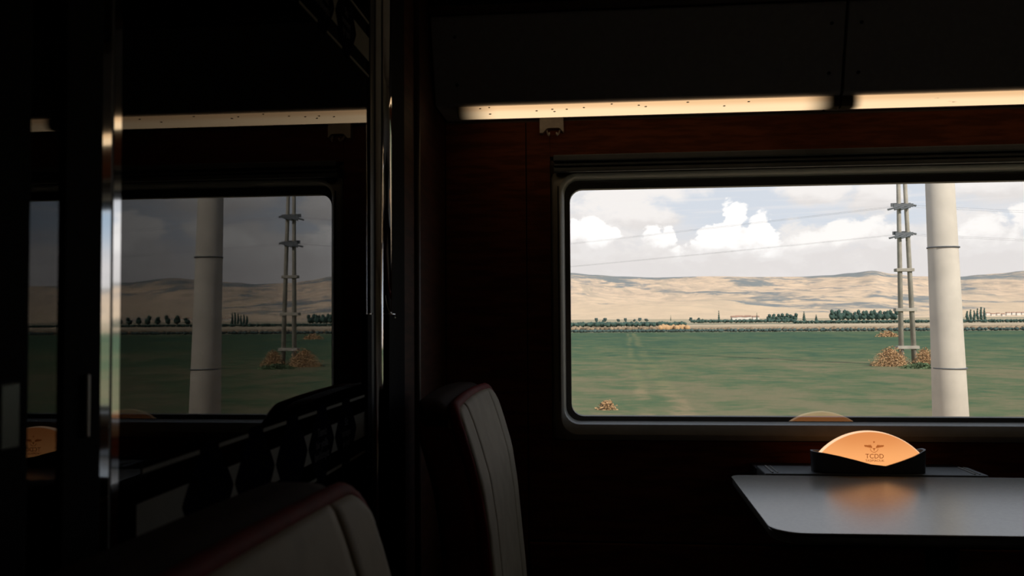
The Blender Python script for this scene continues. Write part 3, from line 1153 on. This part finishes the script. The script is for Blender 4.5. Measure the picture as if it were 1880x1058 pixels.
# ---- farmhouses and village
def house(x, y, w_, d_, h, label, grp, rot=0):
    z = ground_at(x, y)
    t = tag(empty('farmhouse', (x, y, z)), label, 'house', grp)
    boxes('house_walls', [(x - w_ / 2, x + w_ / 2, y - d_ / 2, y + d_ / 2, z - 4, z + h)], M['housew'], t)
    prism_obj('house_roof', [(y - d_ / 2 - .5, z + h), (y + d_ / 2 + .5, z + h), (y, z + h + d_ * .28)], 0, x - w_ / 2 - .4, x + w_ / 2 + .4, M['roof'], t)
    return t


for k, a in enumerate([.160, .167, .174, .181, .192]):
    house(A(a) * 900, 900 + 9 * k, 6 + .5 * (k % 3), 5, 3.0 + .4 * (k % 2), ORD[k] + ' white farmhouse from the left among the trees in mid plain', 'plain farmhouses')
for k in range(15):
    a = A(.295 + .052 * k / 14)
    y = 1850 + (k * 67 % 5) * 42
    house(a * y, y, random.uniform(5, 6.5), 6, random.uniform(3, 4.5), ORD[k] + ' pale village house from the left, hillside left of the pylon', 'village left of pylon')
for k in range(18):
    a = A(.440 + .10 * k / 17)
    y = 1750 + (k * 67 % 5) * 38
    house(a * y, y, random.uniform(5, 8), 6, random.uniform(3, 5), ORD[k] + ' pale village house from the left, hillside right of the pole', 'village right of pole')

# ---- twin pole pylon
PY = 57.5
t = tag(empty('power_pylon', (20.4, PY, GZ)), 'twin pole concrete power pylon with crossbeams standing in the green field', 'pylon')
for xb, xt in ((19.403, 19.49), (20.22, 19.66)):
    bm = bmesh.new()
    tube(bm, [(xb, PY, GZ - .3), (xt, PY, 16.5)], .165, 10, .10)
    fin('pole', bm, M['concrete2'], t, smooth=True)
for a, b, z in ((19.14, 20.25, 4.08), (19.05, 20.36, 1.55), (19.12, 20.46, -.84), (19.1, 20.1, 12.2)):
    boxes('crossbeam', [(a, b, PY - .26, PY + .26, z - .10, z + .10)], M['concrete2'], t, bevel=.02)
for a, b, z in ((19.05, 20.25, 8.19), (19.12, 20.2, 6.37), (18.9, 20.3, 14.5)):
    boxes('crossarm', [(a, b, PY - .3, PY - .17, z - .10, z + .10), (a, b, PY + .17, PY + .3, z - .02, z + .2)], M['steel'], t)
    for k in range(3):
        x = a + (b - a) * (k + .5) / 3
        bm = bmesh.new()
        tube(bm, [(x, PY - .34, z - .12), (x - .6, PY - .36, z - .28)], .07, 6)
        tube(bm, [(x, PY + .34, z + .14), (x + .6, PY + .36, z + .03)], .07, 6)
        fin('insulator', bm, M['steel'], t)

for k, (v_, yo, lab) in enumerate([(8.19, -.42, 'front cable of the pylon, upper crossarm'), (8.19, .42, 'rear cable of the pylon, upper crossarm'),
                                   (6.37, -.42, 'front cable of the pylon, lower crossarm'), (6.37, .42, 'rear cable of the pylon, lower crossarm')]):
    x, z = 19.65, v_
    pts = []
    for i in range(-20, 21):
        dx_ = i * 5.5
        pts.append((x + dx_, PY + yo + abs(dx_) * (.55 if dx_ < 0 else .1), z - 3.2 * (1 - (1 - abs(dx_) / 110) ** 2)))
    tag(tube_obj('power_cable', pts, .0048, M['wire'], n=5), lab + ' sagging to both sides', 'cable')

# ---- pale railway pole close to the train
QY = 11.2
qx = 4.345
t = tag(empty('railway_pole', (qx, QY, GZ)), 'thick pale concrete railway pole close outside the window', 'pole')
bm = bmesh.new()
tube(bm, [(qx + .05, QY, GZ - .3), (qx - .02, QY, 1.0), (qx - .14, QY, 6.5)], .245, 48, .125)
fin('pole_shaft', bm, M['concrete'], t, smooth=True)
tube_obj('pole_footing', [(qx + .02, QY, GZ - .25), (qx + .02, QY, GZ + .35)], .5, M['concrete2'], t, n=24)
for z, r, o_ in ((.515, .2035, .0), (2.0, .188, -.038)):
    tube_obj('steel_band', [(qx + o_, QY, z - .007), (qx + o_, QY, z + .007)], r, M['steel'], t, n=48)


# ---- dry shrubs
def shrub(name, x, y, w_, h, n_, label, mat, cat='shrub', z0=GZ + .05, ls=.07):
    t = tag(empty(name, (x, y, z0)), label, cat)
    bm = bmesh.new()
    for k in range(n_):
        a = random.uniform(0, 6.283)
        rr = random.random() ** .5
        zz = random.random() ** 1.3
        env = math.sqrt(max(.02, 1 - zz ** 1.3)) * (1 + .5 * noise.noise(Vector((a * 2, zz * 3, x))))
        c = Vector((x + math.cos(a) * rr * w_ / 2 * env, y + math.sin(a) * rr * w_ / 3 * env, z0 + zz * h * (1 + .5 * noise.noise(Vector((a * 1.5, 3, y))))))
        d = Vector((random.uniform(-1, 1), random.uniform(-1, 1), random.uniform(-.3, 1))).normalized()
        s = d.cross(Vector((random.uniform(-1, 1), random.uniform(-1, 1), .2))).normalized()
        l = ls * random.uniform(.7, 1.6)
        v = [bm.verts.new(c + d * l), bm.verts.new(c + s * l * .45), bm.verts.new(c - d * l), bm.verts.new(c - s * l * .45)]
        bm.faces.new(v)
    me = bpy.data.meshes.new('foliage')
    bm.to_mesh(me)
    bm.free()
    f_ = link('foliage', me, mat, t)
    tag(f_, kind='stuff')
    bm = bmesh.new()
    for k in range(9):
        a = random.uniform(0, 6.283)
        tube(bm, [(x, y, z0 - .1), (x + math.cos(a) * w_ * .16, y + math.sin(a) * w_ * .12, z0 + h * .45), (x + math.cos(a) * w_ * .3, y + math.sin(a) * w_ * .2, z0 + h * .8)], .02, 5, .008)
    fin('stems', bm, M['trunk'], t)
    return t


shrub('dry_shrub', 18.55, 56.9, 2.3, 1.05, 4200, 'orange brown dry shrub at the left foot of the pylon', M['dry'], ls=.045)
shrub('dry_shrub', 20.35, 56.2, 1.6, .95, 2800, 'orange brown dry shrub at the right foot of the pylon', M['dry'], ls=.045)
shrub('green_shrub', 19.5, 54.6, 2.6, .28, 900, 'low dark green weeds in front of the dry shrubs at the pylon', M['shrub'])
shrub('dry_shrub', 44.4, 137, 3.4, .75, 900, 'small yellowish dry shrub far out in the crop left of pylon', M['dry'], ls=.12)
shrub('dry_tuft', .40, 30.2, .75, .30, 500, 'dry orange tuft at the lower left corner of the window', M['dry'], 'tuft', ls=.04)
